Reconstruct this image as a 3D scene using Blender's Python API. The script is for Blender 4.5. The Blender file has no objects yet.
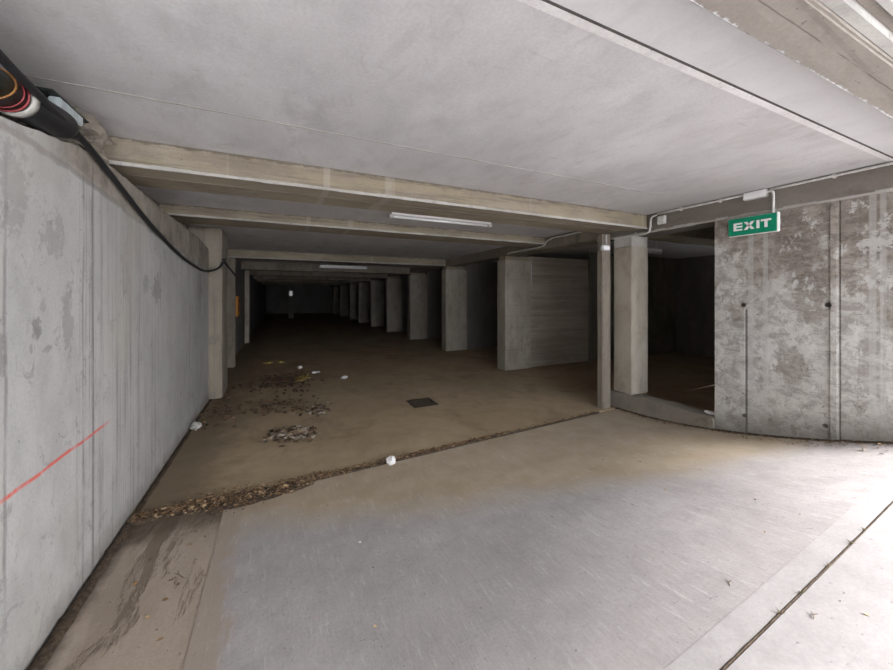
import bpy, bmesh, math, random
from mathutils import Vector, noise as mnoise
random.seed(7)
S = bpy.context.scene
COL = S.collection

# ------------------------------------------------------------------ camera
F = 355.0            # focal length in pixels of the 893 px wide frame
YAW = math.radians(25.3)
EYE = 1.72
SN, CS = math.sin(YAW), math.cos(YAW)
cam_d = bpy.data.cameras.new('camera')
cam_d.sensor_width = 36.0
cam_d.lens = 36.0 * F / 893.0
cam_d.shift_y = -39.0 / 893.0
cam_d.clip_start = 0.02
cam = bpy.data.objects.new('camera', cam_d)
COL.objects.link(cam)
cam.location = (0, 0, EYE)
cam.rotation_euler = (math.radians(90), 0, -YAW)
S.camera = cam

def ray(px, py):
    dx = (px - 446.5) / F
    return Vector((SN + CS * dx, CS - SN * dx, (296.0 - py) / F))
def on_x(px, py, x):
    d = ray(px, py); t = x / d.x
    return Vector((x, d.y * t, EYE + d.z * t))
def on_y(px, py, y):
    d = ray(px, py); t = y / d.y
    return Vector((d.x * t, y, EYE + d.z * t))
def on_z(px, py, z):
    d = ray(px, py); t = (z - EYE) / d.z
    return Vector((d.x * t, d.y * t, z))

# ------------------------------------------------------------------ levels
XL, XR = -1.05, 4.72          # left wall face, exit wall face
ZC = EYE + 1.145              # ceiling
ZW = EYE + 0.90               # top of exit wall / underside of edge beam
YJ = 3.55                     # joint between ramp and garage floor
def joint_y(x): return 3.46 + (x + 0.9) * 0.062
def ramp_z(x, y):
    u = joint_y(x) - y
    if u <= 0: return 0.0
    w = min(max((x + 0.39) / 5.11, 0.0), 1.1)
    if y >= 0: r = 0.0611 * u * u + 0.009 * u
    else:
        u0 = joint_y(x); r = 0.0611 * u0 * u0 + 0.009 * u0 + 0.03 * (-y)
    if y < 0: r = r * w + 0.03 * (-y) * (1 - w) ; return r
    return r * w
def on_ground(px, py):
    d = ray(px, py)
    t = 0.3
    while t < 60:
        p = Vector((0, 0, EYE)) + d * t
        if p.z <= ramp_z(p.x, p.y): break
        t += 0.01
    return p

# ------------------------------------------------------------------ materials
class N:
    def __init__(s, name):
        s.m = bpy.data.materials.new(name); s.m.use_nodes = True
        s.t = s.m.node_tree; s.b = s.t.nodes['Principled BSDF']
        s.pos = s.new('ShaderNodeNewGeometry').outputs['Position']
        s._xyz = None
    def new(s, k, **kw):
        n = s.t.nodes.new(k)
        for a, v in kw.items(): setattr(n, a, v)
        return n
    def put(s, sock, v):
        if isinstance(v, bpy.types.NodeSocket): s.t.links.new(v, sock)
        elif isinstance(v, (tuple, list)) and len(v) == 3 and sock.type == 'RGBA': sock.default_value = (*v, 1)
        else: sock.default_value = v
    def xyz(s, i):
        if s._xyz is None:
            s._xyz = s.new('ShaderNodeSeparateXYZ'); s.put(s._xyz.inputs[0], s.pos)
        return s._xyz.outputs[i]
    def math(s, op, a, b=0.0, c=None):
        n = s.new('ShaderNodeMath', operation=op)
        s.put(n.inputs[0], a); s.put(n.inputs[1], b)
        if c is not None: s.put(n.inputs[2], c)
        return n.outputs[0]
    def scaled(s, v, off=(0, 0, 0)):
        n = s.new('ShaderNodeMapping'); s.put(n.inputs[0], s.pos)
        n.inputs['Scale'].default_value = v; n.inputs['Location'].default_value = off
        return n.outputs[0]
    def noise(s, scale, detail=5, rough=0.6, stretch=(1, 1, 1), off=(0, 0, 0), dist=0.0):
        n = s.new('ShaderNodeTexNoise')
        s.put(n.inputs['Vector'], s.scaled(stretch, off))
        n.inputs['Scale'].default_value = scale; n.inputs['Detail'].default_value = detail
        n.inputs['Roughness'].default_value = rough; n.inputs['Distortion'].default_value = dist
        return n.outputs['Fac']
    def step(s, v, lo, hi, a=0.0, b=1.0):
        n = s.new('ShaderNodeMapRange', interpolation_type='SMOOTHSTEP')
        s.put(n.inputs[0], v); n.inputs[1].default_value = lo; n.inputs[2].default_value = hi
        n.inputs[3].default_value = a; n.inputs[4].default_value = b
        return n.outputs[0]
    def mix(s, f, a, b):
        n = s.new('ShaderNodeMix', data_type='RGBA')
        s.put(n.inputs[0], f); s.put(n.inputs[6], a); s.put(n.inputs[7], b)
        return n.outputs[2]
    def band(s, v, c, w, soft):
        d = s.math('ABSOLUTE', s.math('SUBTRACT', v, c))
        return s.step(d, w, w + soft, 1.0, 0.0)
    def box_mask(s, axis, c0, w0, c1, w1, soft):
        return s.math('MULTIPLY', s.band(s.xyz(axis), c0, w0, soft), s.band(s.xyz(2), c1, w1, soft))
    def done(s, col, rough=0.85, bump=None, strength=0.3, dist=0.01, metal=0.0, spec=0.3):
        s.put(s.b.inputs['Base Color'], col); s.put(s.b.inputs['Roughness'], rough)
        s.b.inputs['Metallic'].default_value = metal
        s.b.inputs['Specular IOR Level'].default_value = spec
        if bump is not None:
            n = s.new('ShaderNodeBump'); n.inputs['Strength'].default_value = strength
            n.inputs['Distance'].default_value = dist
            s.put(n.inputs['Height'], bump); s.put(s.b.inputs['Normal'], n.outputs[0])
        return s.m

def plain(name, c, rough=0.6, metal=0.0, var=0.12, scale=30, spec=0.4):
    n = N(name)
    f = n.noise(scale, 4)
    d = tuple(x * (1 - var * 2) for x in c)
    return n.done(n.mix(n.step(f, 0.35, 0.65), d, c), rough, f, 0.1, 0.003, metal, spec)

def concrete(name, light, dark, stain=None, stain_amt=0.5, stain_scale=1.6, st_lo=0.5, st_hi=0.62,
             stretch=(1, 1, 1), streak=0.0, streak_axis=None, specks=0.5, bump=0.35, off=(0, 0, 0), extra=None):
    n = N(name)
    big = n.noise(0.9, 5, 0.6, stretch, off)
    mid = n.noise(5.0, 6, 0.65, stretch, off)
    fine = n.noise(60, 4, 0.7)
    c = n.mix(n.step(big, 0.32, 0.68), dark, light)
    c = n.mix(n.step(mid, 0.40, 0.75, 0.0, 0.45), c, tuple(x * 0.72 for x in dark))
    c = n.mix(n.step(fine, 0.3, 0.7, 0.12, 0.0), c, (0.02, 0.02, 0.02))
    h = n.math('ADD', n.math('MULTIPLY', mid, 0.6), n.math('MULTIPLY', fine, 0.25))
    if stain:
        sn = n.noise(stain_scale, 8, 0.7, stretch, (off[0] + 7.3, off[1] + 2.1, off[2] + 5.5), 0.4)
        c = n.mix(n.step(sn, st_lo, st_hi, 0.0, stain_amt), c, stain)
    if streak:
        sx = (14, 14, 0.25) if streak_axis is None else streak_axis
        sk = n.noise(1.0, 4, 0.7, sx)
        c = n.mix(n.step(sk, 0.52, 0.70, 0.0, streak), c, tuple(x * 0.45 for x in dark))
        h = n.math('SUBTRACT', h, n.math('MULTIPLY', n.step(sk, 0.5, 0.75), 1.6 * streak))
    if specks:
        sp = n.noise(38, 2, 0.5, (1, 1, 1), (3, 1, 9))
        m = n.step(sp, 0.70, 0.76)
        c = n.mix(n.math('MULTIPLY', m, specks), c, (0.045, 0.04, 0.035))
        h = n.math('SUBTRACT', h, m)
    if extra: c, h = extra(n, c, h)
    return n.done(c, 0.9, h, bump, 0.012)

# --- left wall: pale concrete, vertical drip and board streaks, brown upper band, red level line
def left_extra(n, c, h):
    y, z = n.xyz(1), n.xyz(2)
    wob = n.math('MULTIPLY', n.math('SUBTRACT', n.noise(2.2, 4), 0.5), 0.16)
    # brown cold-joint band along the top: line from (2.6, .66) to (6.3,.38) above the eye
    line = n.math('ADD', n.math('MULTIPLY', y, -0.075), EYE + 0.90)
    d = n.math('SUBTRACT', n.math('ADD', z, wob), line)
    band = n.math('MULTIPLY', n.step(d, -0.03, 0.05), n.step(y, 2.35, 2.75))
    c = n.mix(n.math('MULTIPLY', band, 0.85), c, n.mix(n.step(n.noise(5, 6, 0.7), 0.4, 0.65), (0.28, 0.24, 0.19), (0.13, 0.108, 0.085)))
    edge = n.band(d, 0.0, 0.008, 0.02)
    c = n.mix(n.math('MULTIPLY', edge, 0.45), c, (0.12, 0.105, 0.09))
    # dense board streaks between y 2.45 and 3.4
    zone = n.math('MULTIPLY', n.step(y, 2.65, 2.95), n.step(y, 3.5, 4.6, 1.0, 0.18))
    sk = n.noise(1.0, 3, 0.75, (9, 17, 0.22), (2, 0, 0))
    brk = n.step(n.noise(3.0, 5, 0.7, (1, 2.5, 0.5), (3, 3, 3)), 0.36, 0.56, 0.15, 1.0)
    zone = n.math('MULTIPLY', zone, brk)
    s1 = n.math('MULTIPLY', n.step(sk, 0.50, 0.63), zone)
    c = n.mix(n.math('MULTIPLY', s1, 0.62), c, (0.17, 0.16, 0.15))
    sk2 = n.noise(1.0, 2, 0.6, (9, 34, 0.3), (5, 3, 0))
    s2 = n.math('MULTIPLY', n.step(sk2, 0.56, 0.64), zone)
    c = n.mix(n.math('MULTIPLY', s2, 0.55), c, (0.10, 0.095, 0.09))
    h = n.math('SUBTRACT', h, n.math('MULTIPLY', s1, 0.7))
    h = n.math('SUBTRACT', h, n.math('MULTIPLY', s2, 0.8))
    # vertical panel joints
    for yy, w in ((2.165, 0.004), (2.83, 0.004), (4.35, 0.008), (5.6, 0.01)):
        j = n.band(n.math('ADD', y, n.math('MULTIPLY', n.noise(1.3, 3), 0.05)), yy + 0.025, w, 0.012)
        j = n.math('MULTIPLY', j, n.step(n.noise(2.5, 4, 0.7, (1, 1, 0.6), (yy, 1, 1)), 0.38, 0.58, 0.1, 1.0))
        c = n.mix(n.math('MULTIPLY', j, 0.5), c, (0.13, 0.125, 0.12)); h = n.math('SUBTRACT', h, n.math('MULTIPLY', j, 0.6))
    # damp patches with a shape of their own
    nz = n.math('MULTIPLY', n.math('SUBTRACT', n.noise(6, 8, 0.75, (1, 1, 0.6)), 0.5), 5.0)
    nz2 = n.math('MULTIPLY', n.math('SUBTRACT', n.noise(26, 5, 0.75), 0.5), 2.6)
    for (yy, wy, zz, wz, a) in ((2.385, .045, EYE - .15, .085, .6), (2.42, .05, EYE - .04, .07, .3), (2.10, .06, EYE - .30, .20, .5), (2.66, .06, EYE - .16, .17, .42),
                                (2.47, .035, EYE - .26, .02, .45), (2.34, .02, EYE - .245, .03, .5), (4.25, .13, EYE + .06, .13, .5), (3.5, .07, EYE + .17, .2, .3),
                                (2.52, .09, EYE + .30, .14, .35), (3.95, .08, EYE + .10, .06, .35), (6.2, .2, EYE + .05, .3, .25), (2.2, .10, EYE + .5, .2, .35), (2.05, .05, EYE - .52, .1, .5)):
        dy = n.math('DIVIDE', n.math('SUBTRACT', y, yy), wy)
        dz = n.math('DIVIDE', n.math('SUBTRACT', z, zz), wz)
        rr = n.math('SQRT', n.math('ADD', n.math('MULTIPLY', dy, dy), n.math('MULTIPLY', dz, dz)))
        rr = n.math('ADD', n.math('ADD', rr, nz), nz2)
        c = n.mix(n.step(rr, 0.75, 1.1, a, 0.0), c, (0.17, 0.165, 0.158))
    fl = n.noise(7, 8, 0.8, (1, 1, 0.7), (6, 2, 3), 0.8)
    c = n.mix(n.math('MULTIPLY', n.step(fl, 0.56, 0.62), 0.42), c, (0.17, 0.165, 0.158))
    wm = n.noise(1.4, 4, 0.6, (1, 1, 0.5), (9, 4, 2))
    c = n.mix(n.step(wm, 0.5, 0.68, 0.0, 0.5), c, (0.42, 0.39, 0.34))
    # rusty dirt near the foot
    f = n.step(n.math('ADD', z, n.math('MULTIPLY', n.noise(6, 5), 0.3)), 0.12, 0.34, 0.55, 0.0)
    c = n.mix(f, c, (0.15, 0.125, 0.10))
    # red spray level line
    rz = n.math('ADD', z, n.math('MULTIPLY', n.noise(3, 2), 0.03))
    red = n.math('MULTIPLY', n.band(rz, EYE - 0.845, 0.004, 0.010), n.step(y, 3.05, 3.25, 1.0, 0.0))
    red = n.math('MULTIPLY', red, n.step(n.noise(25, 3), 0.3, 0.55, 0.45, 1.0))
    c = n.mix(n.math('MULTIPLY', red, 0.9), c, (0.62, 0.10, 0.075))
    return c, h
M = {}
M['left'] = concrete('wall_left_concrete', (0.47, 0.465, 0.455), (0.39, 0.385, 0.378), (0.32, 0.305, 0.275), 0.4, 1.5, 0.52, 0.66,
                     (1, 1, 0.6), 0.07, None, 0.35, 0.3, extra=left_extra)

# --- exit wall: brown blotches above, pale below, ribs and tie holes
def right_extra(n, c, h):
    y, z = n.xyz(1), n.xyz(2)
    md = n.noise(5, 8, 0.78, (1, 1.2, 1.6), (3, 3, 1), 0.5)
    c = n.mix(n.step(md, 0.38, 0.60), (0.28, 0.262, 0.24), (0.47, 0.452, 0.425))
    gr = n.noise(22, 6, 0.8, (1, 1, 1.5), (5, 2, 8))
    c = n.mix(n.step(gr, 0.56, 0.68, 0.0, 0.5), c, (0.17, 0.155, 0.14))
    big = n.noise(2.2, 8, 0.75, (1, 1, 0.8), (1.5, 0.4, 2.0), 0.5)
    hi = n.step(z, EYE - 0.55, EYE + 0.9, -0.14, 0.10)
    m1 = n.step(n.math('ADD', big, hi), 0.47, 0.55)
    c = n.mix(n.math('MULTIPLY', m1, 0.82), c, n.mix(n.step(n.noise(7, 6, 0.75, (1, 1, 2)), 0.42, 0.58), (0.165, 0.14, 0.12), (0.30, 0.265, 0.225)))
    for (yy, wy, zz, wz, a) in ((1.72, .17, EYE + .50, .34, .8), (1.63, .12, EYE + .0, .36, .7), (1.26, .12, EYE + .62, .30, .65), (1.10, .16, EYE + .2, .5, .5), (1.75, .1, EYE - .75, .22, .5)):
        nz = n.math('MULTIPLY', n.math('SUBTRACT', n.noise(4.5, 6, 0.75), 0.5), 0.55)
        nz2 = n.math('MULTIPLY', n.math('SUBTRACT', n.noise(4.5, 6, 0.75, (1, 1, 1), (4, 4, 4)), 0.5), 0.8)
        dy = n.math('DIVIDE', n.math('SUBTRACT', n.math('ADD', y, nz), yy), wy)
        dz = n.math('DIVIDE', n.math('SUBTRACT', n.math('ADD', z, nz2), zz), wz)
        rr = n.math('SQRT', n.math('ADD', n.math('MULTIPLY', dy, dy), n.math('MULTIPLY', dz, dz)))
        c = n.mix(n.step(rr, 0.75, 1.2, a, 0.0), c, n.mix(n.step(n.noise(9, 7, 0.8, (1, 1, 2.5)), 0.42, 0.60), (0.125, 0.105, 0.09), (0.25, 0.22, 0.19)))
    # pale lime patches and black mould flecks
    lm = n.noise(5.5, 6, 0.75, (1, 1, 0.8), (9, 9, 1))
    c = n.mix(n.step(lm, 0.54, 0.61, 0.0, 0.7), c, (0.54, 0.53, 0.51))
    mo = n.noise(9, 8, 0.8, (1, 1, 1), (2, 8, 3), 1.2)
    low = n.step(z, EYE - 0.2, EYE - 0.9, 0.0, 0.035)
    m2 = n.step(n.math('ADD', mo, low), 0.61, 0.67)
    c = n.mix(n.math('MULTIPLY', m2, 0.75), c, (0.075, 0.07, 0.065))
    ln = n.noise(1.0, 4, 0.7, (1, 3, 26), (2, 8, 3), 0.5)
    c = n.mix(n.math('MULTIPLY', n.step(ln, 0.64, 0.70), 0.5), c, (0.09, 0.085, 0.08))
    # tie holes
    for (yy, zz, r) in ((2.18, EYE - .10, .022), (2.17, EYE - 1.34, .02), (1.50, EYE - .085, .024), (1.52, EYE - 1.24, .02)):
        dy = n.math('SUBTRACT', y, yy); dz = n.math('SUBTRACT', z, zz)
        rr = n.math('SQRT', n.math('ADD', n.math('MULTIPLY', dy, dy), n.math('MULTIPLY', dz, dz)))
        k = n.step(rr, r * 0.7, r * 1.25, 1.0, 0.0)
        c = n.mix(k, c, (0.03, 0.026, 0.022)); h = n.math('SUBTRACT', h, n.math('MULTIPLY', k, 2.0))
    # groove under the hole
    g = n.math('MULTIPLY', n.band(y, 2.155, 0.004, 0.012), n.step(z, EYE - .14, EYE - .16))
    c = n.mix(n.math('MULTIPLY', g, 0.7), c, (0.08, 0.075, 0.07)); h = n.math('SUBTRACT', h, g)
    g2 = n.band(y, 1.425, 0.002, 0.010)
    c = n.mix(n.math('MULTIPLY', g2, 0.5), c, (0.10, 0.095, 0.09)); h = n.math('SUBTRACT', h, g2)
    for (yy, w) in ((2.11, .018), (1.98, .015), (1.22, .016), (1.16, .012)):
        p = n.math('MULTIPLY', n.band(y, yy, w, 0.012), 0.5)
        c = n.mix(p, c, (0.43, 0.42, 0.40))
    f = n.step(n.math('ADD', n.math('SUBTRACT', z, n.math('MULTIPLY', n.math('SUBTRACT', 2.6, y), 0.27)), n.math('MULTIPLY', n.noise(6, 5), 0.2)), 0.2, 0.5, 0.65, 0.0)
    c = n.mix(f, c, (0.13, 0.115, 0.098))
    return c, h
M['right'] = concrete('wall_right_concrete', (0.44, 0.43, 0.41), (0.29, 0.28, 0.265), None, stretch=(1, 1, 0.7), streak=0.10, specks=0.6, bump=0.6, extra=right_extra)
M['rib'] = concrete('rib_concrete', (0.44, 0.43, 0.41), (0.33, 0.32, 0.30), (0.2, 0.18, 0.16), 0.5, 4, 0.55, 0.65, (1, 1, 0.4), 0.2, None, 0.5, 0.4)

def ceil_extra(n, c, h):
    y = n.xyz(1)
    wet = n.noise(2.2, 6, 0.7, (1.6, 0.7, 1), (3, 0, 0), 0.6)
    c = n.mix(n.step(wet, 0.54, 0.68, 0.0, 0.22), c, (0.30, 0.275, 0.27))
    tint = n.noise(0.8, 3, 0.5)
    c = n.mix(n.step(tint, 0.4, 0.65, 0.0, 0.25), c, (0.46, 0.44, 0.42))
    sc = n.noise(1.0, 5, 0.7, (2.5, 22, 1), (1, 1, 1), 1.2)
    c = n.mix(n.step(sc, 0.66, 0.70, 0.0, 0.4), c, (0.27, 0.26, 0.25))
    bl = n.noise(3.5, 8, 0.75, (1, .6, 1), (4, 4, 4), 0.8)
    c = n.mix(n.step(bl, 0.56, 0.68, 0.0, 0.4), c, (0.37, 0.345, 0.34))
    c = n.mix(n.math('MULTIPLY', n.step(y, 1.09, 1.08), 0.5), c, (0.70, 0.70, 0.71))
    return c, h
M['ceil'] = concrete('ceiling_concrete', (0.64, 0.63, 0.64), (0.53, 0.52, 0.53), (0.36, 0.34, 0.34), 0.3, 1.5, 0.52, 0.7, (1, 0.6, 1), 0, None, 0.12, 0.12, extra=ceil_extra)
def beam_extra(n, c, h):
    oc = n.noise(2.5, 5, 0.6, (1, 1, 2), (8, 0, 3))
    c = n.mix(n.step(oc, 0.48, 0.62, 0.0, 0.45), c, (0.30, 0.26, 0.165))
    st = n.noise(1.0, 4, 0.7, (0.8, 20, 20), (0, 3, 1))
    c = n.mix(n.step(st, 0.5, 0.68, 0.0, 0.5), c, (0.115, 0.095, 0.08))
    h = n.math('SUBTRACT', h, n.math('MULTIPLY', n.step(st, 0.5, 0.7), 0.5))
    gj = n.math('SUBTRACT', n.xyz(2), n.math('MULTIPLY', n.math('SUBTRACT', n.noise(6, 5, 0.7, (1, 0.2, 0.2)), 0.5), 0.10))
    c = n.mix(n.step(gj, ZC - 0.022, ZC - 0.008, 0.0, 0.7), c, (0.10, 0.085, 0.065))
    vj = n.noise(1.0, 2, 0.5, (9, 0.1, 0.1), (2, 2, 2))
    c = n.mix(n.step(vj, 0.66, 0.72, 0.0, 0.35), c, (0.42, 0.39, 0.34))
    return c, h
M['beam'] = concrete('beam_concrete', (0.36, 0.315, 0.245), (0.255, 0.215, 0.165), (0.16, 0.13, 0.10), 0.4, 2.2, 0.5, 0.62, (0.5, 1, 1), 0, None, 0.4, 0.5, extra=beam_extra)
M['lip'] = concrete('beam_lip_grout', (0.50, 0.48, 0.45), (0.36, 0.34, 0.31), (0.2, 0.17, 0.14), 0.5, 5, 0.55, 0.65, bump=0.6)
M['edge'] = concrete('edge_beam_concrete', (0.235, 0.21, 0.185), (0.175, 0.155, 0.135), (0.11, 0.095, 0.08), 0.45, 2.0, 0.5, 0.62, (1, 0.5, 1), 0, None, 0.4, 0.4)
def mouth_extra(n, c, h):
    y = n.xyz(1)
    rg = n.math('ADD', n.math('MULTIPLY', n.math('SUBTRACT', n.noise(34, 4, 0.7, (1, 0.15, 1)), 0.5), 0.05), n.math('MULTIPLY', n.math('SUBTRACT', n.noise(3, 3), 0.5), 0.02))
    wp = n.step(n.math('ADD', y, rg), 0.688, 0.694)
    c = n.mix(wp, c, (0.46, 0.455, 0.46))
    ck = n.band(n.math('ADD', y, n.math('MULTIPLY', n.math('SUBTRACT', n.noise(4, 3), 0.5), 0.012)), 0.60, 0.0010, 0.0025)
    c = n.mix(n.math('MULTIPLY', ck, n.step(n.noise(2, 2), 0.42, 0.5, 0.0, 0.6)), c, (0.06, 0.05, 0.045))
    return c, h
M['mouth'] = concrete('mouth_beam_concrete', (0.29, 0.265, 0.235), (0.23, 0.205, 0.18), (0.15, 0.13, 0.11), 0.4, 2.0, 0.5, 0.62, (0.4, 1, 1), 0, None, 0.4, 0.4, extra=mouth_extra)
M['white_strip'] = concrete('pale_grout', (0.82, 0.81, 0.81), (0.70, 0.69, 0.68), (0.4, 0.39, 0.38), 0.4, 8, 0.58, 0.66, bump=0.5)
M['dark_joint'] = plain('joint_dark_strip', (0.10, 0.09, 0.085), 0.95)  # dark line along the ceiling joint
M['pier'] = concrete('pier_concrete', (0.46, 0.42, 0.35), (0.34, 0.305, 0.25), (0.23, 0.19, 0.145), 0.5, 3, 0.52, 0.63, (1, 1, 0.5), 0.2, None, 0.8, 0.5)
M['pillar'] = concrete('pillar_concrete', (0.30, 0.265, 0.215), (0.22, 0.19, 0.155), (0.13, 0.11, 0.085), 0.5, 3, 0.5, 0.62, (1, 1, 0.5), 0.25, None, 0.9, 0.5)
def plank_extra(n, c, h):
    z = n.xyz(2)
    fr = n.math('FRACT', n.math('DIVIDE', n.math('ADD', z, n.math('MULTIPLY', n.noise(1.2, 2), 0.04)), 0.135))
    e = n.step(n.math('ABSOLUTE', n.math('SUBTRACT', fr, 0.5)), 0.40, 0.5)
    c = n.mix(n.math('MULTIPLY', e, 0.6), c, (0.55, 0.50, 0.43))
    pl = n.noise(1.0, 2, 0.5, (0.35, 0.35, 7.4), (0, 0, 0))
    c = n.mix(n.step(pl, 0.4, 0.65, 0.0, 0.4), c, (0.24, 0.205, 0.17))
    return c, n.math('ADD', h, e)
M['plank'] = concrete('board_marked_concrete', (0.46, 0.41, 0.345), (0.36, 0.315, 0.26), (0.24, 0.2, 0.165), 0.35, 2, 0.5, 0.65, (0.4, 1, 1), 0, None, 0.3, 0.6, extra=plank_extra)
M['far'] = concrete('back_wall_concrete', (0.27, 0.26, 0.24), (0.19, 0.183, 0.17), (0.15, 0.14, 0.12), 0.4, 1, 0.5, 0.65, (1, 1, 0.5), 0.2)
M['moss'] = concrete('damp_green_concrete', (0.26, 0.25, 0.21), (0.19, 0.185, 0.15), (0.09, 0.11, 0.06), 0.8, 0.9, 0.46, 0.58, (1, 1, 0.4), 0.3)

def floor_extra(n, c, h):
    d = n.noise(1.3, 7, 0.7, (1, 0.8, 1), (2, 2, 0), 0.4)
    c = n.mix(n.step(d, 0.52, 0.66, 0.0, 0.45), c, (0.165, 0.125, 0.082))
    # dirtier strip beside the left wall
    e = n.step(n.math('ADD', n.xyz(0), n.math('MULTIPLY', n.noise(3, 6, 0.7), 1.0)), -0.35, 0.35, 0.7, 0.0)
    c = n.mix(e, c, (0.13, 0.098, 0.066))
    sp = n.noise(16, 3, 0.6, (1, 1, 1), (5, 5, 5))
    c = n.mix(n.step(sp, 0.68, 0.73, 0.0, 0.6), c, (0.09, 0.07, 0.05))
    return c, h
M['floor'] = concrete('garage_floor_dusty', (0.43, 0.335, 0.22), (0.36, 0.275, 0.178), (0.25, 0.19, 0.12), 0.4, 0.8, 0.5, 0.65, bump=0.2, specks=0.3, extra=floor_extra)
def ramp_extra(n, c, h):
    x, y = n.xyz(0), n.xyz(1)
    # brown tint with a slanting, noisy edge over the upper strip of the slab
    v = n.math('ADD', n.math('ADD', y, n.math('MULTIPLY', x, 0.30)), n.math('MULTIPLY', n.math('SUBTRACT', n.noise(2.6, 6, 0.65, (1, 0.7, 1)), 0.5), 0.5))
    brown_tint = n.step(v, 2.72, 3.25)
    c = n.mix(n.math('MULTIPLY', brown_tint, 0.9), c, n.mix(n.step(n.noise(3, 5), 0.35, 0.65), (0.32, 0.255, 0.175), (0.375, 0.305, 0.22)))
    mx = n.math('ADD', x, n.math('MULTIPLY', n.math('SUBTRACT', n.noise(3.5, 7, 0.75, (1, .6, 1)), 0.5), 0.5))
    c = n.mix(n.step(mx, -0.32, -0.22, 0.85, 0.0), c, (0.30, 0.245, 0.20))
    rot = n.noise(1.0, 5, 0.8, (28, 5, 1), (1, 0, 0))
    c = n.mix(n.step(rot, 0.54, 0.7, 0.0, 0.35), c, (0.52, 0.51, 0.51))
    c = n.mix(n.step(rot, 0.46, 0.3, 0.0, 0.3), c, (0.24, 0.225, 0.215))
    pit = n.noise(24, 5, 0.8, (1, 1, 1), (1, 5, 5))
    c = n.mix(n.step(pit, 0.60, 0.70, 0.0, 0.4), c, (0.17, 0.16, 0.15))
    h = n.math('ADD', h, n.math('MULTIPLY', rot, 0.8))
    return c, n.math('SUBTRACT', h, n.math('MULTIPLY', n.step(pit, 0.58, 0.7), 0.5))
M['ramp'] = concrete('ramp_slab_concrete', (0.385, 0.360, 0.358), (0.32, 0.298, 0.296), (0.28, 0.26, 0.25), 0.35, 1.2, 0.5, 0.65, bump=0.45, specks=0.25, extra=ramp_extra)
M['kerb'] = concrete('kerb_smooth_concrete', (0.40, 0.38, 0.38), (0.345, 0.327, 0.325), (0.26, 0.24, 0.235), 0.4, 3, 0.55, 0.68, bump=0.25, specks=0.3)
def gut_extra(n, c, h):
    mud = n.noise(2.2, 7, 0.7, (2.2, 0.55, 1), (6, 1, 1), 0.8)
    c = n.mix(n.step(mud, 0.50, 0.60, 0.0, 0.75), c, (0.14, 0.108, 0.08))
    e = n.step(n.math('ADD', n.xyz(0), n.math('MULTIPLY', n.noise(7, 5), 0.12)), -0.95, -0.86, 0.85, 0.0)
    c = n.mix(e, c, (0.06, 0.05, 0.04))
    e2 = n.math('MULTIPLY', n.step(n.math('ADD', n.xyz(1), n.math('MULTIPLY', n.noise(4, 5), 0.35)), 3.2, 3.5), 0.8)
    c = n.mix(e2, c, (0.085, 0.062, 0.042))
    return c, n.math('SUBTRACT', h, n.step(mud, 0.5, 0.6))
M['gutter'] = concrete('gutter_muddy_concrete', (0.40, 0.335, 0.28), (0.33, 0.27, 0.22), (0.23, 0.185, 0.145), 0.5, 2, 0.5, 0.62, (1, 0.4, 1), bump=0.7, specks=0.5, extra=gut_extra)
M['curb'] = concrete('threshold_concrete', (0.30, 0.27, 0.225), (0.22, 0.195, 0.16), (0.12, 0.10, 0.08), 0.6, 4, 0.52, 0.62, bump=0.6, specks=0.8)
M['pvc'] = plain('white_pvc', (0.66, 0.65, 0.63), 0.5)
M['lamp_body'] = plain('lamp_enamel', (0.88, 0.88, 0.88), 0.25, 0, 0.02, 30, 0.6)
M['lamp_tube'] = plain('lamp_tube_glass', (0.92, 0.93, 0.95), 0.15, 0, 0.02, 30, 0.6)
M['pipe'] = plain('dark_green_pipe', (0.030, 0.044, 0.038), 0.45, 0, 0.35, 14)
M['collar'] = plain('pale_pipe_collar', (0.40, 0.39, 0.36), 0.5)
M['red'] = plain('red_band', (0.25, 0.035, 0.04), 0.5)
M['orange_band'] = plain('orange_band', (0.28, 0.13, 0.04), 0.5)
M['galv'] = plain('galvanised_steel', (0.55, 0.62, 0.64), 0.35, 0.3, 0.1, 20)
M['cable'] = plain('black_cable_rubber', (0.014, 0.014, 0.016), 0.55)
M['green'] = plain('sign_green', (0.0, 0.235, 0.125), 0.45, 0, 0.04)
M['sign_white'] = plain('sign_white', (0.80, 0.82, 0.80), 0.45, 0, 0.03)
M['orange'] = plain('orange_board', (0.62, 0.27, 0.045), 0.6)
M['dark_icon'] = plain('dark_mark', (0.05, 0.03, 0.02), 0.6)
M['soil'] = plain('dark_soil', (0.075, 0.052, 0.034), 0.95, 0, 0.3, 40)
M['paper'] = plain('white_paper', (0.80, 0.79, 0.80), 0.8, 0, 0.08, 12)
M['plastic'] = plain('dull_clear_plastic', (0.50, 0.50, 0.48), 0.25)
M['card'] = plain('yellow_card', (0.42, 0.31, 0.10), 0.85)
M['rubble'] = plain('pale_rubble', (0.40, 0.36, 0.31), 0.95, 0, 0.25, 25)
M['drain'] = plain('rusty_drain_iron', (0.075, 0.055, 0.038), 0.75, 0.2, 0.3, 30)
for i, c in enumerate(((0.28, 0.165, 0.08), (0.19, 0.112, 0.06), (0.42, 0.29, 0.165), (0.11, 0.07, 0.042), (0.30, 0.215, 0.14))):
    M['leaf%d' % i] = plain('dry_leaf_%s' % 'abcde'[i], c, 0.85, 0, 0.2, 60)
M['twig'] = plain('twig_bark', (0.12, 0.085, 0.055), 0.9)
M['weed'] = plain('dry_weed', (0.14, 0.115, 0.07), 0.9)

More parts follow.
